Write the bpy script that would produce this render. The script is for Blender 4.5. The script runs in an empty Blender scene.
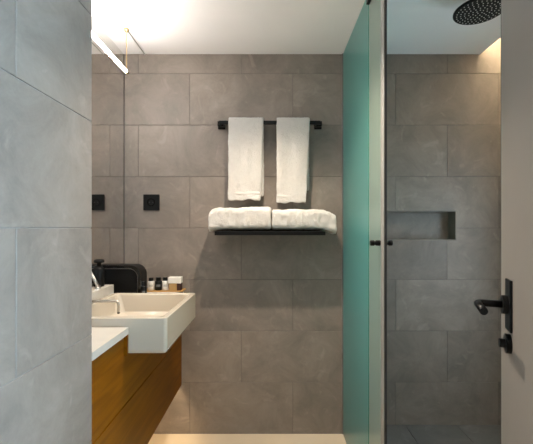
import bpy, bmesh, math, random
from mathutils import Vector, Matrix, noise

S = bpy.context.scene
C = S.collection
random.seed(4)

# ------------------------------------------------------------------ camera
EYE = 1.2                       # four 0.30 m tile courses above the floor
cam_d = bpy.data.cameras.new('camera')
cam_d.sensor_width = 36; cam_d.sensor_fit = 'HORIZONTAL'
cam_d.lens = 355 / 533 * 36
cam_d.shift_x = -4.5 / 533
cam_d.shift_y = 6 / 533
cam_d.clip_start = 0.01
cam = bpy.data.objects.new('camera', cam_d); C.objects.link(cam)
cam.location = (0, 0, EYE); cam.rotation_euler = (math.pi / 2, 0, 0)
S.camera = cam

# ------------------------------------------------------------------ world: daylight from the bedroom behind the camera
w = bpy.data.worlds.new('world'); S.world = w; w.use_nodes = True
bg = w.node_tree.nodes['Background']
bg.inputs['Color'].default_value = (0.50, 0.76, 1.0, 1)
bg.inputs['Strength'].default_value = 14.0

S.view_settings.view_transform = 'Standard'
S.view_settings.look = 'None'
S.view_settings.gamma = 1
S.view_settings.use_curve_mapping = False
S.view_settings.exposure = 0.62

P_DOWN = 17.5      # ceiling downlight (W)
P_TUBE = 74.0      # pendant tube emission
P_COVE = 62.0     # cove strip emission
P_UNDER = 26.0
P_WIN = 2.5       # glow of the added shower window     # strip under the vanity

# ------------------------------------------------------------------ materials
def newmat(name):
    m = bpy.data.materials.new(name); m.use_nodes = True
    nt = m.node_tree
    return m, nt, nt.nodes['Principled BSDF']

def simple(name, col, rough=0.5, metal=0.0, bump=0.0, bscale=60, var=0.05, vscale=8, **kw):
    m, nt, b = newmat(name)
    b.inputs['Roughness'].default_value = rough
    b.inputs['Metallic'].default_value = metal
    for k, v in kw.items():
        b.inputs[k].default_value = v
    tc = nt.nodes.new('ShaderNodeTexCoord')
    n = nt.nodes.new('ShaderNodeTexNoise'); n.inputs['Scale'].default_value = vscale; n.inputs['Detail'].default_value = 5
    nt.links.new(tc.outputs['Object'], n.inputs['Vector'])
    r = nt.nodes.new('ShaderNodeValToRGB')
    r.color_ramp.elements[0].position = 0.3; r.color_ramp.elements[1].position = 0.7
    r.color_ramp.elements[0].color = (*[c * (1 - var) for c in col], 1)
    r.color_ramp.elements[1].color = (*[min(1, c * (1 + var)) for c in col], 1)
    nt.links.new(n.outputs['Fac'], r.inputs['Fac'])
    nt.links.new(r.outputs['Color'], b.inputs['Base Color'])
    if bump:
        n2 = nt.nodes.new('ShaderNodeTexNoise'); n2.inputs['Scale'].default_value = bscale; n2.inputs['Detail'].default_value = 6
        nt.links.new(tc.outputs['Object'], n2.inputs['Vector'])
        bp = nt.nodes.new('ShaderNodeBump'); bp.inputs['Strength'].default_value = bump; bp.inputs['Distance'].default_value = 0.01
        nt.links.new(n2.outputs['Fac'], bp.inputs['Height'])
        nt.links.new(bp.outputs['Normal'], b.inputs['Normal'])
    return m

def tile_mat(name, col):
    """porcelain stone tile: cloudy mottling, fine pits, pale scratchy veins, each tile a little different"""
    m, nt, b = newmat(name)
    N, L = nt.nodes.new, nt.links.new
    tc = N('ShaderNodeTexCoord'); oi = N('ShaderNodeObjectInfo')
    mul = N('ShaderNodeVectorMath'); mul.operation = 'SCALE'
    cmb = N('ShaderNodeCombineXYZ')
    for i in range(3): L(oi.outputs['Random'], cmb.inputs[i])
    L(cmb.outputs[0], mul.inputs[0]); mul.inputs['Scale'].default_value = 37.0
    add = N('ShaderNodeVectorMath'); L(tc.outputs['Object'], add.inputs[0]); L(mul.outputs[0], add.inputs[1])
    n1 = N('ShaderNodeTexNoise'); n1.inputs['Scale'].default_value = 4.5; n1.inputs['Detail'].default_value = 8; n1.inputs['Roughness'].default_value = 0.72; n1.inputs['Distortion'].default_value = 0.6
    L(add.outputs[0], n1.inputs['Vector'])
    r1 = N('ShaderNodeValToRGB'); e = r1.color_ramp.elements
    e[0].position = 0.28; e[1].position = 0.75
    e[0].color = (*[c * 0.70 for c in col], 1); e[1].color = (*[c * 1.30 for c in col], 1)
    L(n1.outputs['Fac'], r1.inputs['Fac'])
    n2 = N('ShaderNodeTexNoise'); n2.inputs['Scale'].default_value = 9; n2.inputs['Detail'].default_value = 9; n2.inputs['Distortion'].default_value = 1.6
    L(add.outputs[0], n2.inputs['Vector'])
    r2 = N('ShaderNodeValToRGB'); e = r2.color_ramp.elements
    e[0].position = 0.60; e[1].position = 0.74; e[0].color = (0, 0, 0, 1); e[1].color = (0.35, 0.35, 0.35, 1)
    L(n2.outputs['Fac'], r2.inputs['Fac'])
    mx = N('ShaderNodeMixRGB'); mx.inputs['Color2'].default_value = (*[min(1, c * 1.75) for c in col], 1)
    L(r2.outputs['Color'], mx.inputs['Fac']); L(r1.outputs['Color'], mx.inputs['Color1'])
    hsv = N('ShaderNodeHueSaturation')
    mr = N('ShaderNodeMapRange'); mr.inputs['To Min'].default_value = 0.90; mr.inputs['To Max'].default_value = 1.10
    L(oi.outputs['Random'], mr.inputs['Value']); L(mr.outputs[0], hsv.inputs['Value']); L(mx.outputs[0], hsv.inputs['Color'])
    L(hsv.outputs[0], b.inputs['Base Color'])
    n3 = N('ShaderNodeTexNoise'); n3.inputs['Scale'].default_value = 70; n3.inputs['Detail'].default_value = 6
    L(add.outputs[0], n3.inputs['Vector'])
    bp = N('ShaderNodeBump'); bp.inputs['Strength'].default_value = 0.12; bp.inputs['Distance'].default_value = 0.004
    L(n3.outputs['Fac'], bp.inputs['Height']); L(bp.outputs[0], b.inputs['Normal'])
    b.inputs['Roughness'].default_value = 0.5
    return m

def wood_mat(name, c0, c1, axis='Y'):
    m, nt, b = newmat(name)
    N, L = nt.nodes.new, nt.links.new
    tc = N('ShaderNodeTexCoord'); mp = N('ShaderNodeMapping')
    sc = {'X': (1.2, 14, 14), 'Y': (14, 1.2, 14), 'Z': (14, 14, 1.2)}[axis]
    mp.inputs['Scale'].default_value = sc
    L(tc.outputs['Object'], mp.inputs['Vector'])
    n = N('ShaderNodeTexNoise'); n.inputs['Scale'].default_value = 2.2; n.inputs['Detail'].default_value = 9; n.inputs['Distortion'].default_value = 1.0
    L(mp.outputs[0], n.inputs['Vector'])
    r = N('ShaderNodeValToRGB'); e = r.color_ramp.elements
    e[0].position = 0.3; e[1].position = 0.72; e[0].color = (*c0, 1); e[1].color = (*c1, 1)
    L(n.outputs['Fac'], r.inputs['Fac']); L(r.outputs[0], b.inputs['Base Color'])
    bp = N('ShaderNodeBump'); bp.inputs['Strength'].default_value = 0.08; bp.inputs['Distance'].default_value = 0.003
    L(n.outputs['Fac'], bp.inputs['Height']); L(bp.outputs[0], b.inputs['Normal'])
    b.inputs['Roughness'].default_value = 0.45; b.inputs['Specular IOR Level'].default_value = 0.1
    return m

def emis(name, col, strength):
    m = bpy.data.materials.new(name); m.use_nodes = True
    nt = m.node_tree; nt.nodes.remove(nt.nodes['Principled BSDF'])
    e = nt.nodes.new('ShaderNodeEmission'); e.inputs[0].default_value = (*col, 1); e.inputs[1].default_value = strength
    nt.links.new(e.outputs[0], nt.nodes['Material Output'].inputs[0])
    return m

def frosted_mat(name, col, transl=0.75):
    """acid-etched green glass: scatters what comes through, glossy sheen at a grazing angle"""
    m = bpy.data.materials.new(name); m.use_nodes = True
    nt = m.node_tree; nt.nodes.remove(nt.nodes['Principled BSDF'])
    N, L = nt.nodes.new, nt.links.new
    tc = N('ShaderNodeTexCoord'); n = N('ShaderNodeTexNoise'); n.inputs['Scale'].default_value = 3
    L(tc.outputs['Object'], n.inputs['Vector'])
    r = N('ShaderNodeValToRGB')
    r.color_ramp.elements[0].color = (*[c * 0.95 for c in col], 1); r.color_ramp.elements[1].color = (*[min(1, c * 1.05) for c in col], 1)
    L(n.outputs['Fac'], r.inputs['Fac'])
    tr = N('ShaderNodeBsdfTranslucent'); df = N('ShaderNodeBsdfDiffuse'); gl = N('ShaderNodeBsdfGlossy')
    L(r.outputs[0], tr.inputs['Color']); L(r.outputs[0], df.inputs['Color'])
    gl.inputs['Roughness'].default_value = 0.28
    m1 = N('ShaderNodeMixShader'); m1.inputs[0].default_value = 1 - transl
    L(tr.outputs[0], m1.inputs[1]); L(df.outputs[0], m1.inputs[2])
    fr = N('ShaderNodeFresnel'); fr.inputs['IOR'].default_value = 1.45
    m2 = N('ShaderNodeMixShader'); L(fr.outputs[0], m2.inputs[0]); L(m1.outputs[0], m2.inputs[1]); L(gl.outputs[0], m2.inputs[2])
    L(m2.outputs[0], nt.nodes['Material Output'].inputs[0])
    return m

M = {}
M['tile'] = tile_mat('grey_stone_tile', (0.232, 0.196, 0.168))
M['shower_tile'] = tile_mat('shower_floor_tile', (0.13, 0.127, 0.12))
M['grout'] = simple('grout', (0.145, 0.125, 0.11), 0.9, bump=0.2)
M['grout_pale'] = simple('pale_grout', (0.30, 0.28, 0.26), 0.9, bump=0.2)
M['ceiling'] = simple('ceiling_paint', (0.94, 0.90, 0.89), 0.9, bump=0.03, var=0.01)
M['plaster'] = simple('beige_plaster', (0.27, 0.20, 0.14), 0.9, bump=0.03, var=0.02)
M['floor'] = simple('cream_floor', (0.74, 0.62, 0.46), 0.35, bump=0.02, var=0.05, vscale=5)
M['mirror'] = simple('mirror_silver', (0.82, 0.81, 0.79), 0.012, 1.0, var=0.0)
M['white_ceramic'] = simple('white_ceramic', (0.54, 0.48, 0.39), 0.12, var=0.01, **{'Coat Weight': 0.3, 'Coat Roughness': 0.05})
M['stone_top'] = simple('white_stone_top', (0.52, 0.49, 0.44), 0.3, var=0.05, vscale=14)
M['wood'] = wood_mat('oak_veneer', (0.145, 0.048, 0.002), (0.225, 0.082, 0.003))
M['wood_dark'] = wood_mat('dark_carcass', (0.09, 0.045, 0.02), (0.13, 0.06, 0.03))
M['amber'] = wood_mat('amber_wood', (0.40, 0.22, 0.07), (0.60, 0.36, 0.13), 'X')
M['black_metal'] = simple('matte_black_metal', (0.004, 0.004, 0.004), 0.34, 0.0, var=0.2, **{'Specular IOR Level': 0.22})
M['black_gloss'] = simple('black_gloss', (0.004, 0.004, 0.004), 0.2, var=0.2)
M['black_plastic'] = simple('black_plastic', (0.005, 0.005, 0.005), 0.45, var=0.2, **{'Specular IOR Level': 0.2})
M['chrome'] = simple('chrome', (0.62, 0.62, 0.60), 0.16, 1.0, var=0.02)
M['steel'] = simple('brushed_steel', (0.55, 0.53, 0.50), 0.3, 1.0, var=0.05)
M['brass'] = simple('brass', (0.55, 0.40, 0.20), 0.3, 1.0, var=0.05)
M['grey_trim'] = simple('grey_metal_trim', (0.30, 0.29, 0.28), 0.35, 0.7, var=0.05)
M['door'] = simple('greige_door_paint', (0.25, 0.23, 0.21), 0.45, bump=0.02, var=0.02)
M['towel'] = simple('white_terry', (0.60, 0.575, 0.545), 0.95, bump=0.75, bscale=210, var=0.03, vscale=40, **{'Sheen Weight': 0.3})
M['hem'] = simple('white_woven_hem', (0.62, 0.60, 0.57), 0.85, bump=0.2, bscale=400, var=0.02)
M['glass_frost'] = frosted_mat('frosted_green_glass', (0.36, 0.70, 0.645), 0.9)
M['glass_pale'] = frosted_mat('frosted_pale_glass', (0.60, 0.70, 0.62), 0.85)
M['glass_edge'] = simple('green_glass_edge', (0.06, 0.36, 0.26), 0.12, var=0.05)
M['aluminium'] = simple('satin_aluminium', (0.32, 0.32, 0.305), 0.5, 0.2, var=0.03)
M['rubber'] = simple('dark_silicone', (0.03, 0.025, 0.022), 0.6, var=0.1)
M['paper_white'] = simple('white_label', (0.78, 0.76, 0.72), 0.6, var=0.02)
M['print_grey'] = simple('grey_print', (0.28, 0.27, 0.26), 0.6, var=0.02)
M['brown_card'] = simple('dark_brown_card', (0.05, 0.02, 0.015), 0.6, var=0.1)
M['kraft'] = simple('kraft_card', (0.42, 0.27, 0.11), 0.7, var=0.06)
M['tube_light'] = emis('tube_glow', (1.0, 0.93, 0.87), P_TUBE)
M['cove_light'] = emis('cove_glow', (1.0, 0.84, 0.56), P_COVE)
M['under_light'] = emis('under_glow', (1.0, 0.74, 0.45), P_UNDER)
M['added_window_glow'] = emis('added_pane_glow', (0.66, 0.86, 1.0), P_WIN)
M['lens_light'] = emis('lens_glow', (1.0, 0.86, 0.70), 6.0)

# ------------------------------------------------------------------ helpers
def obj(name, bm, mat, parent=None, smooth=False):
    me = bpy.data.meshes.new(name)
    bmesh.ops.recalc_face_normals(bm, faces=bm.faces[:])
    bm.to_mesh(me); bm.free()
    if smooth:
        for p in me.polygons: p.use_smooth = True
    me.materials.append(mat)
    o = bpy.data.objects.new(name, me); C.objects.link(o)
    if parent: o.parent = parent
    return o

def thing(name, label, cat, loc=(0, 0, 0), rz=0.0, group=None):
    o = bpy.data.objects.new(name, None); C.objects.link(o)
    o.empty_display_size = 0.05
    o.location = loc; o.rotation_euler = (0, 0, rz)
    tag(o, label, cat, group)
    return o

def tag(o, label, cat, group=None):
    o['label'] = label; o['category'] = cat
    if group: o['group'] = group
    return o

def struct(o, label=None):
    o['kind'] = 'structure'
    if label: o['label'] = label
    return o

def box(bm, x0, x1, y0, y1, z0, z1, bev=0.0, seg=2):
    r = bmesh.ops.create_cube(bm, size=1)
    vs = r['verts']
    bmesh.ops.scale(bm, vec=(x1 - x0, y1 - y0, z1 - z0), verts=vs)
    bmesh.ops.translate(bm, vec=((x0 + x1) / 2, (y0 + y1) / 2, (z0 + z1) / 2), verts=vs)
    if bev:
        es = list({e for v in vs for e in v.link_edges})
        bmesh.ops.bevel(bm, geom=es, offset=bev, segments=seg, affect='EDGES', profile=0.5)
    return bm

def boxobj(name, dims, mat, parent=None, bev=0.0, seg=2):
    return obj(name, box(bmesh.new(), *dims, bev=bev, seg=seg), mat, parent)

def tube(bm, pts, r, seg=12, cap=True):
    """tube along a polyline; r a number or a list"""
    pts = [Vector(p) for p in pts]; n = len(pts)
    rs = r if isinstance(r, (list, tuple)) else [r] * n
    rings = []; up = None
    for i, p in enumerate(pts):
        t = (pts[min(i + 1, n - 1)] - pts[max(i - 1, 0)]).normalized()
        if up is None:
            up = t.orthogonal().normalized()
        up = (up - t * up.dot(t)).normalized()
        side = t.cross(up)
        rings.append([bm.verts.new(p + (up * math.cos(a) + side * math.sin(a)) * rs[i])
                      for a in [2 * math.pi * k / seg for k in range(seg)]])
    for a, b in zip(rings, rings[1:]):
        for k in range(seg):
            bm.faces.new((a[k], a[(k + 1) % seg], b[(k + 1) % seg], b[k]))
    if cap:
        bm.faces.new(rings[0]); bm.faces.new(rings[-1])
    return bm

def lathe(bm, prof, seg=24, cx=0, cy=0):
    """revolve (radius, z) pairs about a vertical axis"""
    rings = []
    for r, z in prof:
        rings.append([bm.verts.new((cx + r * math.cos(2 * math.pi * k / seg), cy + r * math.sin(2 * math.pi * k / seg), z)) for k in range(seg)])
    for a, b in zip(rings, rings[1:]):
        for k in range(seg):
            bm.faces.new((a[k], a[(k + 1) % seg], b[(k + 1) % seg], b[k]))
    bm.faces.new(rings[0]); bm.faces.new(rings[-1])
    return bm

def prism(bm, poly, axis, a0, a1):
    """extrude a 2-D polygon along axis ('X','Y','Z')"""
    def mk(p, a):
        return {'X': (a, p[0], p[1]), 'Y': (p[0], a, p[1]), 'Z': (p[0], p[1], a)}[axis]
    lo = [bm.verts.new(mk(p, a0)) for p in poly]; hi = [bm.verts.new(mk(p, a1)) for p in poly]
    n = len(poly)
    bm.faces.new(lo); bm.faces.new(hi)
    for i in range(n):
        bm.faces.new((lo[i], lo[(i + 1) % n], hi[(i + 1) % n], hi[i]))
    return bm

def rrect(x0, x1, y0, y1, r, seg=5):
    rs = r if isinstance(r, (list, tuple)) else [r] * 4      # corners: (x1,y1), (x0,y1), (x0,y0), (x1,y0)
    out = []
    for (cx, cy, a0), rr in zip(((x1, y1, 0), (x0, y1, 90), (x0, y0, 180), (x1, y0, 270)), rs):
        sx = -1 if cx == x1 else 1; sy = -1 if cy == y1 else 1
        for k in range(seg + 1):
            a = math.radians(a0 + 90 * k / seg)
            out.append((cx + sx * rr + rr * math.cos(a), cy + sy * rr + rr * math.sin(a)))
    return out

def bridge(bm, a, b):
    n = len(a)
    for i in range(n):
        bm.faces.new((a[i], a[(i + 1) % n], b[(i + 1) % n], b[i]))

# ------------------------------------------------------------------ dimensions of the room
XL = -0.856        # left wall (mirror) surface
XN = -0.507        # near-left partition surface
YN = 1.006           # far end of that partition
YB = 2.07          # back wall surface
XR = 1.40          # right wall of the shower
ZC = 2.213         # ceiling
XG = 0.419         # plane of the shower glass
G = 0.0010         # half a joint
TH = 0.008

tile_cache = {}
def tile_mesh(wd, ht):
    key = (round(wd, 4), round(ht, 4))
    if key not in tile_cache:
        bm = box(bmesh.new(), -wd / 2, wd / 2, 0, TH, -ht / 2, ht / 2)
        es = [e for e in bm.edges if all(v.co.y < 1e-6 for v in e.verts)]
        bmesh.ops.bevel(bm, geom=es, offset=0.0012, segments=1, affect='EDGES')
        bmesh.ops.recalc_face_normals(bm, faces=bm.faces[:])
        me = bpy.data.meshes.new('tile'); bm.to_mesh(me); bm.free()
        me.materials.append(M['tile']); tile_cache[key] = me
    return tile_cache[key]

def lay_tiles(parent, u0, u1, v0, v1, jointA, place, hole=None, rowA=1):
    """running-bond 0.6 x 0.3 tiles over [u0,u1] x [v0,v1]; place(o,u,v) poses the tile"""
    row = 0
    while v0 + 0 < v1 and row * 0.3 < v1 - 1e-4:
        a, b = max(row * 0.3, v0), min((row + 1) * 0.3, v1)
        off = jointA if row % 2 == 0 else jointA - 0.3
        k = math.floor((u0 - off) / 0.6)
        while off + k * 0.6 < u1 - 1e-4 and b > a:
            p, q = max(off + k * 0.6, u0), min(off + (k + 1) * 0.6, u1)
            k += 1
            if q - p < 0.01 or b - a < 0.01: continue
            cu, cv = (p + q) / 2, (a + b) / 2
            hit = hole and p < hole[1] and q > hole[0] and a < hole[3] and b > hole[2]
            if hit:
                P, Q, A, B = p + G, q - G, a + G, b - G
                us = sorted({P, Q, *[h for h in hole[:2] if P < h < Q]}); vs = sorted({A, B, *[h for h in hole[2:] if A < h < B]})
                bm = bmesh.new()
                for ua, ub in zip(us, us[1:]):
                    for va, vb in zip(vs, vs[1:]):
                        mu, mv = (ua + ub) / 2, (va + vb) / 2
                        if hole[0] < mu < hole[1] and hole[2] < mv < hole[3]: continue
                        f = bm.faces.new([bm.verts.new((x - cu, 0, y - cv)) for x, y in ((ua, va), (ub, va), (ub, vb), (ua, vb))])
                bmesh.ops.remove_doubles(bm, verts=bm.verts[:], dist=1e-5)
                r = bmesh.ops.extrude_face_region(bm, geom=bm.faces[:])
                bmesh.ops.translate(bm, vec=(0, TH, 0), verts=[v for v in r['geom'] if isinstance(v, bmesh.types.BMVert)])
                o = obj('tile', bm, M['tile'], parent)
            else:
                o = bpy.data.objects.new('tile', tile_mesh(q - p - 2 * G, b - a - 2 * G)); C.objects.link(o); o.parent = parent
            place(o, cu, cv)
        row += 1

# ------------------------------------------------------------------ the setting
struct(boxobj('floor', (-0.9, 1.5, -1.6, YB, -0.1, 0.0), M['floor']), 'cream stone bathroom floor')

# back wall with the recessed shower niche
NX0, NX1, NZ0, NZ1, ND = 0.54, 1.083, 1.126, 1.302, 0.093
bm = bmesh.new()
y0 = YB + TH - 0.0055
for x0, x1, z0, z1 in ((XL - 0.05, NX0, -0.1, 2.5), (NX1, XR + 0.1, -0.1, 2.5), (NX0, NX1, -0.1, NZ0), (NX0, NX1, NZ1, 2.5)):
    box(bm, x0, x1, y0, y0 + 0.16, z0, z1)
box(bm, NX0, NX1, YB + ND + 0.004, y0 + 0.16, NZ0, NZ1)
wb = struct(obj('wall_back', bm, M['grout']), 'back wall of large grey stone tiles')
lay_tiles(wb, XL, XR, 0.0, 2.4, 0.127, lambda o, u, v: setattr(o, 'location', (u, YB, v)), hole=(NX0, NX1, NZ0, NZ1))
t = 0.006
boxobj('niche_back_panel', (NX0, NX1, YB + ND - 0.004, YB + ND + 0.003, NZ0, NZ1), M['tile'], wb)
boxobj('niche_side_panel', (NX1 - t, NX1, YB + 0.001, YB + ND - 0.005, NZ0 + t, NZ1 - t), M['tile'], wb)
boxobj('niche_side_panel', (NX0, NX0 + t, YB + 0.001, YB + ND - 0.005, NZ0 + t, NZ1 - t), M['tile'], wb)
boxobj('niche_floor_panel', (NX0, NX1, YB + 0.001, YB + ND - 0.005, NZ0, NZ0 + t), M['tile'], wb)
boxobj('niche_top_panel', (NX0, NX1, YB + 0.001, YB + ND - 0.005, NZ1 - t, NZ1), M['tile'], wb)

# left wall behind the mirror
wl = struct(boxobj('wall_left', (XL - 0.16, XL - 0.008, YN, YB, 0.0, 2.4), M['grout']), 'left wall carrying the tall mirror')

# near-left tiled partition
bm = box(bmesh.new(), -1.0, XN - TH + 0.0055, -1.6, YN - TH + 0.0055, 0, 2.45)
wn = struct(obj('wall_near_left', bm, M['grout_pale']), 'near wall of large grey stone tiles beside the doorway')
def place_near(o, u, v):
    o.location = (XN, u, v); o.rotation_euler = (0, 0, math.pi / 2)
lay_tiles(wn, -1.5, YN, 0.0, 2.4, YN, place_near)
def place_end(o, u, v):
    o.location = (u, YN, v); o.rotation_euler = (0, 0, math.pi)
lay_tiles(wn, XL - 0.04, XN - TH - 0.001, 0.0, 2.4, -0.3, place_end)

# right wall, front wall beside the doorway
WY0, WY1, WZ0, WZ1 = 0.75, 1.70, 0.60, 1.65      # unseen window added in the right wall for cool light in the shower
bm = bmesh.new()
for y0_, y1_, z0_, z1_ in ((0.22, WY0, 0.0, 2.45), (WY1, YB, 0.0, 2.45), (WY0, WY1, 0.0, WZ0), (WY0, WY1, WZ1, 2.45)):
    box(bm, XR, XR + 0.15, y0_, y1_, z0_, z1_)
struct(obj('wall_right', bm, M['tile']), 'right wall of the shower')
wi = bpy.data.objects.new('added_window_1', None); C.objects.link(wi); struct(wi, 'unseen glowing window added to the right shower wall')
bm = bmesh.new()
for d in ((WY0, WY1, WZ0, WZ0 + 0.04), (WY0, WY1, WZ1 - 0.04, WZ1), (WY0, WY0 + 0.04, WZ0 + 0.04, WZ1 - 0.04), (WY1 - 0.04, WY1, WZ0 + 0.04, WZ1 - 0.04)):
    box(bm, XR + 0.05, XR + 0.09, *d)
obj('added_window_frame', bm, M['plaster'], wi)
boxobj('added_glow_pane', (XR + 0.066, XR + 0.074, WY0 + 0.04, WY1 - 0.04, WZ0 + 0.04, WZ1 - 0.04), M['added_window_glow'], wi)
struct(boxobj('wall_front', (0.47, XR + 0.15, 0.22, 0.32, 0.0, 2.45), M['plaster']), 'wall beside the doorway')
struct(boxobj('wall_daylight_block', (-1.0, 1.0, -0.75, -0.65, 0.0, 2.45), M['plaster']), 'unseen wall added behind the camera to block daylight')  # unseen, added to keep daylight off the basin front; brown warms the bounce

# ceiling with a cove slot along the right wall
bm = bmesh.new()
box(bm, XL - 0.02, 1.22, 0.22, YB - 0.001, ZC, ZC + 0.25)
box(bm, XL - 0.02, 1.0, -1.60, 0.22, ZC, ZC + 0.25)
box(bm, 1.22, XR, 0.10, YB - 0.001, ZC + 0.15, ZC + 0.25)
struct(obj('ceiling', bm, M['ceiling']), 'white painted ceiling with a cove slot')

# raised shower floor of grey tiles
sf = struct(boxobj('floor_shower', (XG + 0.012, XR, 0.40, YB - 0.001, 0.0, 0.045), M['grout']), 'raised grey tiled shower floor')
for i in range(4):
    for j in range(6):
        x0, x1 = 1.08 - 0.6 + i * 0.3, 1.08 - 0.3 + i * 0.3
        y1 = YB - 0.002 - j * 0.3; yy0 = y1 - 0.3
        x0, x1 = max(x0, XG + 0.014), min(x1, XR)
        if x1 - x0 < 0.03 or yy0 < 0.3: continue
        o = boxobj('tile', (x0 + G, x1 - G, max(yy0, 0.4) + G, y1 - G, 0.045, 0.055), M['shower_tile'], sf, bev=0.001, seg=1)

# ------------------------------------------------------------------ entry door, swung open
E = Vector((0.7050, 1.10, 0)); ang = math.atan(0.42)
dd = Vector((math.sin(ang), math.cos(ang), 0)); nn = Vector((-math.cos(ang), math.sin(ang), 0))
door = bpy.data.objects.new('door_1', None); C.objects.link(door); door['kind'] = 'structure'
door['label'] = 'greige bathroom door standing open with a black lever handle'
# local frame: +X runs from the free edge towards the hinge, +Y is the face towards the room, Z up
Md = Matrix(((-dd.x, nn.x, 0, E.x), (-dd.y, nn.y, 0, E.y), (0, 0, 1, 0), (0, 0, 0, 1)))
door.matrix_world = Md
boxobj('door_leaf', (0.052, 0.80, -0.04, 0.0, 0.012, 2.06), M['door'], door, bev=0.0015)
boxobj('edge_strip', (0.023, 0.050, -0.038, -0.003, 0.012, 2.06), M['aluminium'], door, bev=0.002)
boxobj('edge_seal', (0.0, 0.0225, -0.036, -0.006, 0.012, 2.06), M['rubber'], door)
HZ = EYE - 0.207
hp = boxobj('handle_plate', (0.126, 0.184, 0.0, 0.007, HZ - 0.070, HZ + 0.068), M['black_metal'], door, bev=0.002)
bm = bmesh.new(); tube(bm, [(0.156, 0.007, HZ), (0.156, 0.020, HZ)], 0.025, 24); 
obj('lever_rose', bm, M['black_metal'], hp)
bm = bmesh.new()
pts = [(0.156, 0.018, HZ), (0.156, 0.064, HZ)]
for k in range(1, 7):
    a = math.pi / 2 * k / 6
    pts.append((0.156 + 0.014 * (1 - math.cos(a)), 0.064 + 0.014 * math.sin(a), HZ))
pts += [(0.194, 0.078, HZ), (0.268, 0.078, HZ)]
tube(bm, pts, 0.0098, 16)
obj('lever', bm, M['black_metal'], hp, smooth=True)
bm = bmesh.new(); tube(bm, [(0.2682, 0.078, HZ), (0.2695, 0.078, HZ)], 0.0085, 16)
obj('lever_cap', bm, M['black_plastic'], hp)
LZ = EYE - 0.312
bm = bmesh.new(); tube(bm, [(0.156, 0.0, LZ), (0.156, 0.012, LZ)], 0.026, 24)
lr = obj('lock_rose', bm, M['black_metal'], door)
bm = bmesh.new(); tube(bm, [(0.156, 0.012, LZ), (0.156, 0.026, LZ)], 0.012, 16)
obj('lock_turn', bm, M['black_metal'], lr)

# ------------------------------------------------------------------ mirror
mir = thing('wall_mirror', 'tall frameless mirror covering the left wall above the basin', 'mirror', (XL, 1.53, 0.935))
def loc(o, parent):         # keep world-space mesh coordinates under a placed empty
    o.matrix_parent_inverse = Matrix.Translation(parent.location).inverted(); return o
MY0, MY1 = YN + 0.006, YB - 0.006
loc(boxobj('mirror_glass', (XL - 0.006, XL, MY0, MY1, 0.935, ZC - 0.002), M['mirror'], mir), mir)
loc(boxobj('edge_seal', (XL - 0.007, XL + 0.0005, MY1, YB - 0.0005, 0.935, ZC - 0.002), M['rubber'], mir), mir)

# ------------------------------------------------------------------ vanity cabinet
VX = -0.521
HB, HT = 0.286, EYE - 0.3775
van = thing('vanity_cabinet', 'wall-hung oak vanity cabinet with two long drawers under the basin', 'cabinet', (-0.69, 1.53, HB))
loc(boxobj('side_panel', (XL - 0.004, VX - 0.02, YN + 0.003, YN + 0.021, HB, HT), M['wood'], van), van)
loc(boxobj('side_panel', (XL - 0.004, VX - 0.02, YB - 0.021, YB - 0.003, HB, HT), M['wood'], van), van)
loc(boxobj('bottom_panel', (XL - 0.004, VX - 0.02, YN + 0.021, YB - 0.021, HB + 0.06, HB + 0.078), M['wood_dark'], van), van)
loc(boxobj('back_panel', (XL - 0.004, XL + 0.008, YN + 0.021, YB - 0.021, HB + 0.078, HT), M['wood_dark'], van), van)
BY0, BY1 = 1.2675, 1.76          # basin extent along the wall
BZ0 = EYE - 0.321 - 0.131
DZ = 0.568
loc(boxobj('drawer_front', (VX - 0.018, VX, YN + 0.003, YB - 0.002, HB, DZ - 0.002), M['wood'], van, bev=0.0012, seg=1), van)
bm = prism(bmesh.new(), [(YN + 0.003, DZ + 0.002), (YB - 0.002, DZ + 0.002), (YB - 0.002, HT - 0.002), (BY1 + 0.004, HT - 0.002),
                         (BY1 + 0.004, BZ0 - 0.004), (BY0 - 0.004, BZ0 - 0.004), (BY0 - 0.004, HT - 0.002), (YN + 0.003, HT - 0.002)], 'X', VX - 0.018, VX)
loc(obj('drawer_front', bm, M['wood'], van), van)
loc(boxobj('filler_strip', (VX + 0.0005, VX + 0.0125, BY0 - 0.012, BY0 - 0.002, BZ0, HT - 0.002), M['wood'], van), van)
loc(boxobj('drawer_gap_rail', (VX - 0.045, VX - 0.0195, YN + 0.021, YB - 0.021, DZ - 0.02, DZ + 0.02), M['wood_dark'], van), van)

# strip light recessed behind the lower edge of the cabinet front
ul = thing('led_strip', 'warm LED strip recessed under the oak vanity', 'light strip', (VX - 0.045, 1.53, HB + 0.045))
loc(boxobj('strip_channel', (VX - 0.058, VX - 0.03, YN + 0.03, YB - 0.03, HB + 0.050, HB + 0.0595), M['steel'], ul), ul)
loc(boxobj('strip_diffuser', (VX - 0.055, VX - 0.033, YN + 0.03, YB - 0.03, HB + 0.045, HB + 0.050), M['under_light'], ul), ul)

# ------------------------------------------------------------------ counter slab, cut out for the basin
SX = -0.507
ST, SB = EYE - 0.3536, HT
LX = -0.778                     # front of the tap ledge / wall side of the basin
bm = prism(bmesh.new(), [(XL - 0.004, YN + 0.002), (SX, YN + 0.002), (SX, BY0 - 0.002), (LX - 0.002, BY0 - 0.002), (LX - 0.002, BY1 + 0.002),
                         (SX, BY1 + 0.002), (SX, YB - 0.002), (XL - 0.004, YB - 0.002)], 'Z', SB, ST)
tag(obj('countertop', bm, M['stone_top']), 'white stone countertop on the oak vanity', 'countertop')
tag(boxobj('tap_ledge', (XL + 0.001, LX - 0.001, YN + 0.01, BY1, ST, 0.920), M['stone_top'], bev=0.002),
    'narrow white stone ledge between the mirror and basin', 'ledge')

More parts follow.
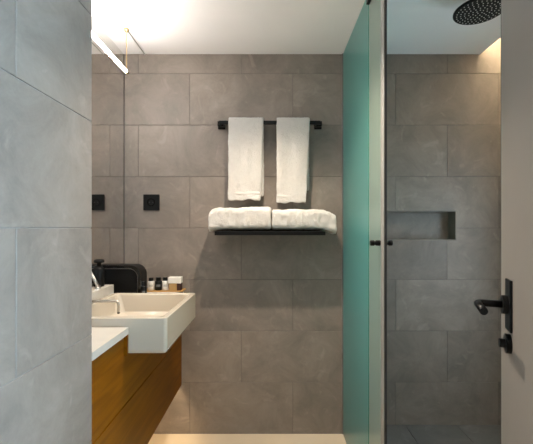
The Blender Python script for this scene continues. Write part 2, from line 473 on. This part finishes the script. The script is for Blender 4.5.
# ------------------------------------------------------------------ basin
BX0, BX1 = LX, -0.3725
RZ = EYE - 0.321
bas = thing('washbasin', 'white rectangular ceramic basin projecting from the countertop', 'basin', ((BX0 + BX1) / 2, (BY0 + BY1) / 2, BZ0))
bm = bmesh.new()
def ring(z, ins, r, sh=0.0):
    return [bm.verts.new((x, y, z)) for x, y in rrect(BX0 + ins + sh, BX1 - ins, BY0 + ins, BY1 - ins, r, 5)]
rs = [ring(BZ0, 0.014, 0.008), ring(BZ0 + 0.004, 0.005, 0.010), ring(BZ0 + 0.014, 0.0, 0.012), ring(RZ - 0.004, 0.0, 0.012), ring(RZ - 0.001, 0.001, 0.011), ring(RZ, 0.004, 0.010),
      ring(RZ, 0.020, 0.018), ring(RZ - 0.002, 0.023, 0.018), ring(RZ - 0.008, 0.025, 0.020), ring(RZ - 0.085, 0.034, 0.035), ring(RZ - 0.097, 0.046, 0.035), ring(RZ - 0.101, 0.075, 0.03)]
for a, b in zip(rs, rs[1:]): bridge(bm, a, b)
bm.faces.new(rs[0])
c = bm.verts.new(((BX0 + BX1) / 2, (BY0 + BY1) / 2, RZ - 0.104))
n = len(rs[-1])
for i in range(n): bm.faces.new((rs[-1][i], rs[-1][(i + 1) % n], c))
o = loc(obj('basin_body', bm, M['white_ceramic'], bas), bas)
for p in o.data.polygons: p.use_smooth = p.area < 0.004
bm = lathe(bmesh.new(), [(0.001, RZ - 0.101), (0.022, RZ - 0.101), (0.024, RZ - 0.103), (0.024, RZ - 0.106)], 20, (BX0 + BX1) / 2, (BY0 + BY1) / 2)
loc(obj('drain', bm, M['chrome'], bas), bas)

# faucet: spout from the ledge over the basin, lever on the ledge
fau = thing('faucet', 'slim steel faucet with an angled spout over the white basin', 'faucet', (LX, 1.50, 0.89))
FY, FZ, FX = 1.50, EYE - 0.309, -0.644
bm = bmesh.new()
pts = [(LX - 0.0005, FY, FZ), (FX - 0.035, FY, FZ)]
for k in range(0, 7):
    a = math.pi / 2 * k / 6
    pts.append((FX - 0.014 + 0.014 * math.sin(a), FY, FZ - 0.014 * (1 - math.cos(a))))
pts.append((FX, FY, FZ - 0.046))
tube(bm, pts, 0.0062, 14)
loc(obj('spout', bm, M['steel'], fau, smooth=True), fau)
bm = bmesh.new(); tube(bm, [(FX, FY, FZ - 0.046), (FX, FY, FZ - 0.052)], 0.0055, 14)
loc(obj('aerator', bm, M['black_metal'], fau), fau)
mx_ = thing('mixer_control', 'steel mixer lever tilted on the white ledge beside the spout', 'tap', (-0.800, 1.64, 0.920))
bm = lathe(bmesh.new(), [(0.013, 0.920), (0.013, 0.925), (0.011, 0.927), (0.011, 0.934)], 20, -0.800, 1.64)
loc(obj('lever_base', bm, M['steel'], mx_), mx_)
bm = bmesh.new(); tube(bm, [(-0.800, 1.64, 0.932), (-0.812, 1.64, 0.955), (-0.835, 1.635, 1.005)], [0.0075, 0.007, 0.0055], 14)
loc(obj('lever', bm, M['steel'], mx_, smooth=True), mx_)

# ------------------------------------------------------------------ black toiletry case by the mirror
case = thing('toiletry_case', 'black round-cornered case standing against the mirror behind the basin', 'case', (-0.76, 1.865, ST))
CX0, CX1, CY0, CY1, CZ1 = XL + 0.001, -0.666, 1.815, 1.915, 1.009
prof = lambda ins: rrect(CX0, CX1 - ins, ST + 0.0, CZ1 - ins, [0.055 - ins * 0.6, 0.0005, 0.0005, 0.004], 8)
bm = bmesh.new()
rings = [[bm.verts.new((x, y, z)) for x, z in prof(i)] for y, i in ((CY0 + 0.012, 0.0), (CY1 - 0.01, 0.0), (CY1, 0.01))]
for a, b in zip(rings, rings[1:]): bridge(bm, a, b)
bm.faces.new(rings[0]); bm.faces.new(rings[-1])
loc(obj('case_body', bm, M['black_plastic'], case), case)
bm = bmesh.new()
for y0_, y1_, i0, i1 in ((CY0, CY0 + 0.0115, 0.0, 0.016),):
    o1 = [bm.verts.new((x, y0_, z)) for x, z in prof(i0)]; o2 = [bm.verts.new((x, y1_, z)) for x, z in prof(i0)]
    n1 = [bm.verts.new((x, y0_, z)) for x, z in prof(i1)]; n2 = [bm.verts.new((x, y1_, z)) for x, z in prof(i1)]
    bridge(bm, o1, o2); bridge(bm, o1, n1); bridge(bm, n1, n2); bridge(bm, o2, n2)
loc(obj('front_rim', bm, M['black_gloss'], case), case)
bm = bmesh.new()
o1 = [(x, CY0 + 0.003, z) for x, z in prof(0.0165)]
o1 = [p for p in o1 if p[2] > ST + 0.004 and p[0] > CX0 + 0.002]
o1 = [(CX1 - 0.0165, CY0 + 0.003, ST + 0.004)] + o1 + [(CX0 + 0.003, CY0 + 0.003, CZ1 - 0.0165)]
tube(bm, o1, 0.0022, 8)
loc(obj('trim_line', bm, M['grey_trim'], case), case)

# ------------------------------------------------------------------ toiletries
def bottle(name, label, x, y, r, h, base, body, cap_m, band, cap=True, tz=0.0):
    t = thing(name, label, 'bottle', (x, y, base), tz, 'toiletry bottles behind the basin')
    hb = h * (0.74 if cap else 0.80)
    bm = lathe(bmesh.new(), [(r * 0.90, 0.0), (r, 0.003), (r, hb * 0.90), (r * 0.93, hb * 0.96), (r * 0.62, hb)], 24)
    obj('bottle_body', bm, body, t, smooth=True)
    bm = lathe(bmesh.new(), [(r * 0.70, hb), (r * 0.72, hb + 0.001), (r * 0.72, h - 0.002), (r * 0.62, h)], 20)
    obj('cap', bm, cap_m, t)
    bm = bmesh.new()            # label wrapped round the front
    n = 14
    a0, a1 = math.radians(200), math.radians(350)
    z0, z1 = hb * 0.18, hb * 0.82
    lo = [bm.verts.new((1.02 * r * math.cos(a0 + (a1 - a0) * k / n), 1.02 * r * math.sin(a0 + (a1 - a0) * k / n), z0)) for k in range(n + 1)]
    hi = [bm.verts.new((v.co.x, v.co.y, z1)) for v in lo]
    for k in range(n): bm.faces.new((lo[k], lo[k + 1], hi[k + 1], hi[k]))
    lb = obj('label', bm, band[0], t)
    bm = bmesh.new()            # three printed rules
    for q in (0.35, 0.5, 0.62):
        a0_, a1_ = math.radians(245), math.radians(320)
        zz = z0 + (z1 - z0) * q
        lo = [bm.verts.new((1.035 * r * math.cos(a0_ + (a1_ - a0_) * k / 8), 1.035 * r * math.sin(a0_ + (a1_ - a0_) * k / 8), zz)) for k in range(9)]
        hi = [bm.verts.new((v.co.x, v.co.y, zz + 0.0022)) for v in lo]
        for k in range(8): bm.faces.new((lo[k], lo[k + 1], hi[k + 1], hi[k]))
    obj('print', bm, band[1], lb)
    return t
wp, gp, bp_ = M['paper_white'], M['print_grey'], M['black_plastic']
bottle('toiletry_bottle', 'small black bottle with grey label closest to the black case', -0.641, 1.788, 0.0140, 0.085, ST, bp_, bp_, (bp_, gp))
BYY = 2.0
bottle('toiletry_bottle', 'small white bottle with black cap nearest the black case', -0.675, BYY, 0.0180, 0.070, ST + 0.004, wp, bp_, (wp, gp))
bottle('toiletry_bottle', 'small black bottle between two white ones behind the basin', -0.634, BYY, 0.0190, 0.072, ST + 0.004, bp_, bp_, (bp_, gp))
bottle('toiletry_bottle', 'small white bottle with black cap beside the soap carton', -0.596, BYY, 0.0172, 0.072, ST + 0.004, wp, bp_, (wp, gp))
so = thing('soap_carton', 'kraft soap carton with white band and dark brown end behind basin', 'carton', (-0.538, BYY, ST + 0.004))
boxobj('carton_body', (-0.032, 0.012, -0.018, 0.018, 0.0, 0.040), M['kraft'], so, bev=0.001, seg=1)
boxobj('carton_end', (0.0125, 0.034, -0.018, 0.018, 0.0, 0.040), M['brown_card'], so, bev=0.001, seg=1)
boxobj('white_sleeve', (-0.036, 0.036, -0.020, 0.020, 0.0402, 0.074), M['paper_white'], so, bev=0.001, seg=1)
bm = bmesh.new()
box(bm, -0.705, -0.493, 1.968, 2.036, ST, ST + 0.004)
tr = thing('tray', 'small amber wooden tray under the toiletries', 'tray', (-0.60, 2.0, ST))
loc(obj('tray_base', bm, M['amber'], tr), tr)
bm = bmesh.new()
for d in ((-0.709, -0.489, 1.964, 1.968), (-0.709, -0.489, 2.036, 2.040), (-0.709, -0.705, 1.968, 2.036), (-0.493, -0.489, 1.968, 2.036)):
    box(bm, *d, ST, ST + 0.007)
loc(obj('tray_rim', bm, M['amber'], tr), tr)
pb = thing('pump_bottle', 'black pump bottle on the white ledge by the mirror', 'bottle', (-0.826, 1.705, 0.920))
bm = lathe(bmesh.new(), [(0.022, 0), (0.024, 0.003), (0.024, 0.080), (0.020, 0.090), (0.010, 0.096)], 24)
obj('bottle_body', bm, bp_, pb, smooth=True)
bm = lathe(bmesh.new(), [(0.010, 0.096), (0.010, 0.112), (0.022, 0.114), (0.024, 0.119), (0.022, 0.128), (0.010, 0.131)], 20)
obj('pump_head', bm, bp_, pb, smooth=True)

# ------------------------------------------------------------------ socket plate
sk = thing('wall_socket', 'square black socket plate on the back wall beside the mirror', 'socket', (-0.696, YB, EYE + 0.149))
bm = prism(bmesh.new(), rrect(-0.046, 0.046, -0.046, 0.046, 0.003, 3), 'Y', -0.008, 0.0)
obj('face_plate', bm, M['black_plastic'], sk)
bm = bmesh.new()
o1 = [(0.0215 * math.cos(2 * math.pi * k / 24), 0.0215 * math.sin(2 * math.pi * k / 24)) for k in range(24)]
i1 = [(0.019 * math.cos(2 * math.pi * k / 24), 0.019 * math.sin(2 * math.pi * k / 24)) for k in range(24)]
a = [bm.verts.new((x, -0.0115, z)) for x, z in o1]; b = [bm.verts.new((x, -0.0082, z)) for x, z in o1]
c1 = [bm.verts.new((x, -0.0115, z)) for x, z in i1]; d1 = [bm.verts.new((x, -0.0082, z)) for x, z in i1]
bridge(bm, a, b); bridge(bm, a, c1); bridge(bm, c1, d1)
obj('socket_ring', bm, M['black_gloss'], sk)
for s in (-1, 1):
    bm = bmesh.new(); tube(bm, [(s * 0.0095, -0.0083, 0), (s * 0.0095, -0.0090, 0)], 0.0028, 10)
    obj('pin_hole', bm, M['rubber'], sk)

# ------------------------------------------------------------------ towel rail and shelf
BARY = YB - 0.062; BS = 355 / BARY
bx0, bx1 = (218.5 - 271) / BS, (321 - 271) / BS
bz = EYE + (228 - 122.7) / BS
rail = thing('towel_rail', 'square black towel rail on the tiled back wall', 'rail', (0, YB, bz))
def rl(o): o.matrix_parent_inverse = Matrix.Translation((0, YB, bz)).inverted(); return o
rl(boxobj('bar', (bx0 + 0.004, bx1 - 0.004, BARY - 0.007, BARY + 0.007, bz - 0.010, bz + 0.010), M['black_metal'], rail, bev=0.001, seg=1))
for x in (bx0 + 0.010, bx1 - 0.010):
    p = rl(boxobj('bracket', (x - 0.017, x + 0.017, BARY + 0.0085, YB - 0.008, bz - 0.016, bz + 0.012), M['black_metal'], rail, bev=0.0015, seg=1))
    rl(boxobj('wall_plate', (x - 0.021, x + 0.021, YB - 0.008, YB, bz - 0.021, bz + 0.021), M['black_metal'], rail, bev=0.0015, seg=1))

SHY0 = YB - 0.20; SS = 355 / SHY0
sx0, sx1 = (214.5 - 271) / SS, (325.5 - 271) / SS
sz1, sz0 = EYE - (231.2 - 228) / SS, EYE - (235.3 - 228) / SS
shelf = thing('towel_shelf', 'black metal towel shelf under the hanging towels', 'shelf', (0, YB, sz0))
def sl(o): o.matrix_parent_inverse = Matrix.Translation((0, YB, sz0)).inverted(); return o
sl(boxobj('front_rail', (sx0, sx1, SHY0, SHY0 + 0.014, sz0, sz1), M['black_metal'], shelf, bev=0.001, seg=1))
sl(boxobj('back_rail', (sx0, sx1, YB - 0.014, YB, sz0, sz1), M['black_metal'], shelf, bev=0.001, seg=1))
for x in (sx0, sx1 - 0.014):
    sl(boxobj('side_rail', (x, x + 0.014, SHY0 + 0.0145, YB - 0.0145, sz0, sz1), M['black_metal'], shelf, bev=0.001, seg=1))
sl(boxobj('shelf_plate', (sx0 + 0.0145, sx1 - 0.0145, SHY0 + 0.0145, YB - 0.0145, sz0 + 0.006, sz1 - 0.001), M['black_metal'], shelf))

# ------------------------------------------------------------------ towels
def add_towel_mods(o, disp=0.006, size=0.05, sub=2):
    m = o.modifiers.new('sub', 'SUBSURF'); m.levels = sub; m.render_levels = sub
    tx = bpy.data.textures.new('terry', 'CLOUDS'); tx.noise_scale = size; tx.noise_depth = 3
    d = o.modifiers.new('fluff', 'DISPLACE'); d.texture = tx; d.strength = disp; d.mid_level = 0.5; d.texture_coords = 'GLOBAL'
    for p in o.data.polygons: p.use_smooth = True

def hanging_towel(name, label, x0, x1, zf, zb, seed, skew=0.0, backx=0.0):
    """a towel folded lengthwise and hung over the bar: front flap to zf, back flap to zb"""
    t = thing(name, label, 'towel', ((x0 + x1) / 2, BARY, zf), 0, 'hanging white hand towels')
    top = bz + 0.0165; yf, yb = BARY - 0.020, BARY + 0.0175
    path = []
    nb = 12
    for k in range(nb): path.append((yb, zb + (bz - 0.012 - zb) * k / nb, -1))
    for k in range(9):
        a = math.pi * k / 8
        path.append((BARY - 0.001 + 0.0195 * math.cos(a), bz - 0.003 + 0.0265 * math.sin(a) ** 0.8, -math.cos(a)))
    nf = 22
    for k in range(1, nf + 1): path.append((yf, bz - 0.012 + (zf - bz + 0.012) * k / nf, 1))
    nu = 14
    bm = bmesh.new(); grid = []
    for (y, z, side) in path:
        row = []
        drop = max(0.0, (bz - z) / (bz - zf))
        for j in range(nu + 1):
            u = j / nu
            wob = 0.012 * noise.noise(Vector((u * 2.6 + seed, z * 5, seed))) * min(1, drop * 2.5)
            xx = x0 + (x1 - x0) * u
            if side > 0.2: xx += -skew * u * drop + 0.003 * noise.noise(Vector((seed, z * 9, u * 2))) * drop
            else: xx += backx * drop
            yy = y + (-abs(wob) * 1.4 if side > 0 else wob * 0.3)
            if side > 0: yy -= 0.006 * drop
            zz = z
            if drop > 0.9 and side > 0: zz += 0.016 * (drop - 0.9) / 0.1 * noise.noise(Vector((u * 4.3, seed * 2, 0.5)))
            row.append(bm.verts.new((xx, yy, zz)))
        grid.append(row)
    for a, b in zip(grid, grid[1:]):
        for j in range(nu): bm.faces.new((a[j], a[j + 1], b[j + 1], b[j]))
    o = loc(obj('terry_cloth', bm, M['towel'], t), t)
    sol = o.modifiers.new('thick', 'SOLIDIFY'); sol.thickness = 0.011; sol.offset = 0.0
    add_towel_mods(o, 0.006, 0.035, 2)
    # woven hem band across the front flap
    bm = bmesh.new(); rows = []
    for q, yo in ((0.0, 0.002), (0.004, -0.0030), (0.012, -0.0030), (0.016, 0.002)):
        rows.append([bm.verts.new((x0 + 0.004 + (x1 - x0 - 0.010 - skew * 0.9) * j / nu,
                                   yf - 0.0120 - 0.0015 * abs(noise.noise(Vector((j * 0.3, seed, 0)))) + yo, zf + 0.030 + q + 0.004 * noise.noise(Vector((j * 0.22, seed * 2, 0))))) for j in range(nu + 1)])
    for a, b in zip(rows, rows[1:]):
        for j in range(nu): bm.faces.new((a[j], a[j + 1], b[j + 1], b[j]))
    o = loc(obj('hem_band', bm, M['hem'], t), t)
    return t
TS = 355 / (BARY - 0.026)
px = lambda x: (x - 271) / TS
pz = lambda y: EYE + (228 - y) / TS
hanging_towel('hand_towel', 'white hand towel hanging on the rail nearer the mirror', px(228.2), px(263.6), pz(200.0), pz(196), 3.1, 0.016, 0.002)
hanging_towel('hand_towel', 'white hand towel hanging on the rail nearer the shower glass', px(276.5), px(310.0), pz(203.0), pz(190), 7.7, 0.022, 0.002)

def folded_towel(name, label, x0, x1, z0, z1, y0, y1, seed, tilt=0.0):
    """a thick soft bundle: rounded ends that droop past the shelf, a crease along the front, lumpy top"""
    bm = bmesh.new()
    nx, nk = 40, 36
    rings = []
    zc, h = (z0 + z1) / 2, (z1 - z0) / 2
    for i in range(nx + 1):
        u = i / nx
        e = min(u, 1 - u)
        q = max(0.0, 1 - e / 0.06)
        rr = math.sqrt(max(0.0, 1 - q ** 2.6 * 0.45))
        ring_ = []
        for k in range(nk):
            th = 2 * math.pi * k / nk
            cx, sx_ = math.cos(th), math.sin(th)
            py = math.copysign(abs(cx) ** 0.42, cx); pz_ = math.copysign(abs(sx_) ** 0.42, sx_)
            x = x0 + (x1 - x0) * u
            y = (y0 + y1) / 2 + py * (y1 - y0) / 2 * (0.93 + 0.07 * rr)
            top = h * rr * (1 + 0.16 * noise.noise(Vector((u * 3.2, seed, y * 9))))
            z = zc + pz_ * (top if pz_ > 0 else h * (0.75 + 0.25 * rr))
            if pz_ > 0: z += tilt * (u - 0.5) * pz_
            over = max(0.0, sx0 - x, x - sx1)          # the ends sag past the shelf
            z -= 0.45 * over
            # creases of the rolled cloth on the front
            cr = math.exp(-((pz_ - 0.15 - 0.35 * (u - 0.5) * math.copysign(1, tilt)) / 0.10) ** 2)
            if py < -0.5: y += 0.0045 * cr
            y += 0.004 * noise.noise(Vector((u * 5, z * 22, seed)))
            ring_.append(bm.verts.new((x, y, max(z, z0 - 0.001 - 0.6 * over))))
        rings.append(ring_)
    for p, q in zip(rings, rings[1:]): bridge(bm, p, q)
    bm.faces.new(rings[0]); bm.faces.new(rings[-1])
    o = obj(name, bm, M['towel'])
    tag(o, label, 'towel', 'folded white bath towels')
    add_towel_mods(o, 0.011, 0.026, 1)
    return o
fy0 = SHY0 + 0.004
FS = 355 / fy0
qx = lambda x: (x - 271) / FS
qz = lambda y: EYE + (228 - y) / FS
folded_towel('bath_towel', 'folded white bath towel on the shelf end nearer the mirror', qx(207.5), qx(271.6), sz1 + 0.0075, qz(207.0), fy0, YB - 0.02, 2.2, 0.012)
folded_towel('bath_towel', 'folded white bath towel on the shelf end nearer the shower glass', qx(271.4), qx(337.5), sz1 + 0.0075, qz(208.5), fy0, YB - 0.02, 6.4, -0.004)

# ------------------------------------------------------------------ shower glass
def glassplane(xa):      # distance of the glass plane seen at pixel column xa
    return XG * 355 / (xa - 271)
GY = glassplane(368.6)
pan = thing('glass_screen', 'fixed frosted green glass shower panel fixed to the back wall', 'glass panel', (XG, 1.80, 0.0))
loc(boxobj('glass_pane', (XG, XG + 0.010, GY + 0.0035, YB - 0.002, 0.004, ZC - 0.001), M['glass_frost'], pan), pan)
loc(boxobj('glass_edge', (XG - 0.0002, XG + 0.0102, GY, GY + 0.0035, 0.004, ZC - 0.001), M['glass_edge'], pan), pan)
bm = bmesh.new()
box(bm, XG - 0.006, XG - 0.0005, YB - 0.012, YB, 0.004, ZC - 0.001); box(bm, XG + 0.0105, XG + 0.016, YB - 0.012, YB, 0.056, ZC - 0.001)
loc(obj('wall_channel', bm, M['grey_trim'], pan), pan)
GD = glassplane(384.0)
sd = thing('shower_door', 'pale frosted glass shower door with steel edge profile and black knob', 'glass door', (XG, 1.42, 0.06))
loc(boxobj('glass_pane', (XG + 0.001, XG + 0.009, GD + 0.037, GY - 0.004, 0.060, ZC - 0.012), M['glass_pale'], sd), sd)
loc(boxobj('edge_profile', (XG - 0.001, XG + 0.011, GD, GD + 0.0365, 0.060, ZC - 0.012), M['aluminium'], sd, bev=0.001, seg=1), sd)
loc(boxobj('edge_gasket', (XG + 0.001, XG + 0.009, GD - 0.006, GD - 0.0002, 0.060, ZC - 0.012), M['rubber'], sd), sd)
loc(boxobj('hinge_bracket', (XG - 0.012, XG + 0.020, GY - 0.060, GY - 0.006, ZC - 0.060, ZC - 0.012), M['black_metal'], sd, bev=0.002, seg=1), sd)
KY = glassplane(380.0); KZ = EYE - (243 - 228) / (355 / KY)
bm = bmesh.new()
prof = [(0.0, 0.010), (0.002, 0.0105), (0.016, 0.0105), (0.018, 0.0075), (0.022, 0.0075), (0.024, 0.0105), (0.036, 0.0105), (0.038, 0.009)]
tube(bm, [(XG + 0.0005 - d, KY, KZ) for d, r in prof], [r for d, r in prof], 18)
kn = loc(obj('knob', bm, M['black_metal'], sd), sd)
bm = bmesh.new()
tube(bm, [(XG + 0.0095 + d, KY, KZ) for d, r in prof], [r for d, r in prof], 18)
loc(obj('knob', bm, M['black_metal'], sd), sd)
struct(boxobj('trim_1', (XG - 0.006, XG + 0.0115, 0.40, GY, 0.0, 0.055), M['shower_tile'], bev=0.001), 'low tiled threshold of the shower')

# ------------------------------------------------------------------ rain shower head
hd = thing('rain_shower', 'round black rain shower head hung from the ceiling', 'shower head', (0.872, 1.480, EYE + 0.902))
bm = lathe(bmesh.new(), [(0.098, 0.0), (0.102, 0.003), (0.102, 0.008), (0.098, 0.011), (0.03, 0.016), (0.022, 0.030), (0.016, 0.032)], 48)
obj('head_disc', bm, M['black_metal'], hd, smooth=False)
bm = bmesh.new(); tube(bm, [(0, 0, 0.030), (0, 0, ZC - EYE - 0.902 - 0.006)], 0.010, 16)
obj('ceiling_arm', bm, M['black_metal'], hd)
bm = bmesh.new(); tube(bm, [(0, 0, ZC - EYE - 0.902 - 0.006), (0, 0, ZC - EYE - 0.902)], 0.028, 24)
obj('ceiling_rose', bm, M['black_metal'], hd)
noz = None
for rr, n in ((0.012, 5), (0.027, 10), (0.042, 16), (0.057, 21), (0.072, 27), (0.087, 32)):
    for k in range(n):
        a = 2 * math.pi * k / n + rr * 40
        if noz is None:
            bm = lathe(bmesh.new(), [(0.0024, 0.0), (0.0022, -0.0012), (0.0016, -0.0018)], 8)
            noz = obj('nozzle', bm, M['paper_white'], hd); o = noz
        else:
            o = noz.copy(); C.objects.link(o); o.parent = hd
        o.location = (rr * math.cos(a), rr * math.sin(a), 0.0)

# ------------------------------------------------------------------ lamps
# pendant LED tube in front of the mirror
LXp = -0.735; LE = 1.808; LZp = EYE + (228 - 72) / (355 / LE)
pt = thing('pendant_tube_light', 'slim glowing LED tube hung by brass wires before the mirror', 'lamp', (LXp, 1.45, LZp))
L0 = YN + 0.12
bm = bmesh.new(); tube(bm, [(LXp, L0, LZp), (LXp, LE - 0.012, LZp)], 0.0078, 16)
loc(obj('glow_tube', bm, M['tube_light'], pt), pt)
for ya, yb in ((LE - 0.0118, LE + 0.010), (L0 - 0.02, L0 - 0.0002)):
    bm = bmesh.new(); tube(bm, [(LXp, ya, LZp), (LXp, yb, LZp)], 0.0086, 16)
    loc(obj('end_cap', bm, M['brass'], pt), pt)
for y in (LE - 0.001, L0 - 0.01):
    bm = bmesh.new(); tube(bm, [(LXp, y, LZp + 0.0105), (LXp, y, ZC - 0.008)], 0.0022, 8)
    loc(obj('suspension_wire', bm, M['brass'], pt), pt)
    bm = lathe(bmesh.new(), [(0.006, ZC - 0.016), (0.013, ZC - 0.008), (0.013, ZC)], 20, LXp, y)
    loc(obj('ceiling_mount', bm, M['brass'], pt), pt)
bm = bmesh.new(); tube(bm, [(LXp, LE + 0.013, ZC - 0.0025), (LXp, YB - 0.001, ZC - 0.0025)], 0.0022, 8)
loc(obj('supply_cable', bm, M['steel'], pt), pt)

# recessed ceiling downlight above the floor in front of the towels
def downlight(x, y, power, label, col=(1.0, 0.84, 0.66), size=math.radians(112), blend=0.8):
    t = thing('ceiling_downlight', label, 'downlight', (x, y, ZC), 0, 'recessed ceiling downlights')
    bm = bmesh.new()
    o1 = [bm.verts.new((0.045 * math.cos(a), 0.045 * math.sin(a), -0.004)) for a in [2 * math.pi * k / 32 for k in range(32)]]
    o2 = [bm.verts.new((v.co.x, v.co.y, 0.0)) for v in o1]
    i1 = [bm.verts.new((v.co.x * 0.75, v.co.y * 0.75, -0.004)) for v in o1]; i2 = [bm.verts.new((v.co.x * 0.75, v.co.y * 0.75, -0.001)) for v in o1]
    bridge(bm, o1, o2); bridge(bm, o1, i1); bridge(bm, i1, i2)
    obj('trim_ring', bm, M['black_metal'], t)
    bm = lathe(bmesh.new(), [(0.033, -0.0015), (0.033, -0.0005)], 24)
    obj('lens', bm, M['lens_light'], t)
    ld = bpy.data.lights.new('downlight_beam', 'SPOT'); ld.energy = power; ld.color = col
    ld.spot_size = size; ld.spot_blend = blend; ld.shadow_soft_size = 0.02
    lo = bpy.data.objects.new('downlight_beam', ld); C.objects.link(lo); lo.parent = t; lo.location = (0, 0, -0.035)
    return t
downlight(-0.02, 1.40, P_DOWN * 3.2, label='round recessed downlight above the floor before the towels')
downlight(0.90, 1.05, P_DOWN * 0.8, col=(1.0, 0.93, 0.85), label='unseen round downlight added to the shower ceiling')  # unseen lamp, added to light the shower

# cove strip above the shower's right wall
cv = thing('cove_light', 'warm LED cove strip in the slot above the shower wall', 'light strip', (1.24, 1.3, ZC + 0.09))
loc(boxobj('strip_channel', (1.2205, 1.230, 0.45, YB - 0.03, ZC + 0.075, ZC + 0.105), M['steel'], cv), cv)
loc(boxobj('strip_diffuser', (1.2302, 1.236, 0.45, YB - 0.03, ZC + 0.078, ZC + 0.102), M['cove_light'], cv), cv)
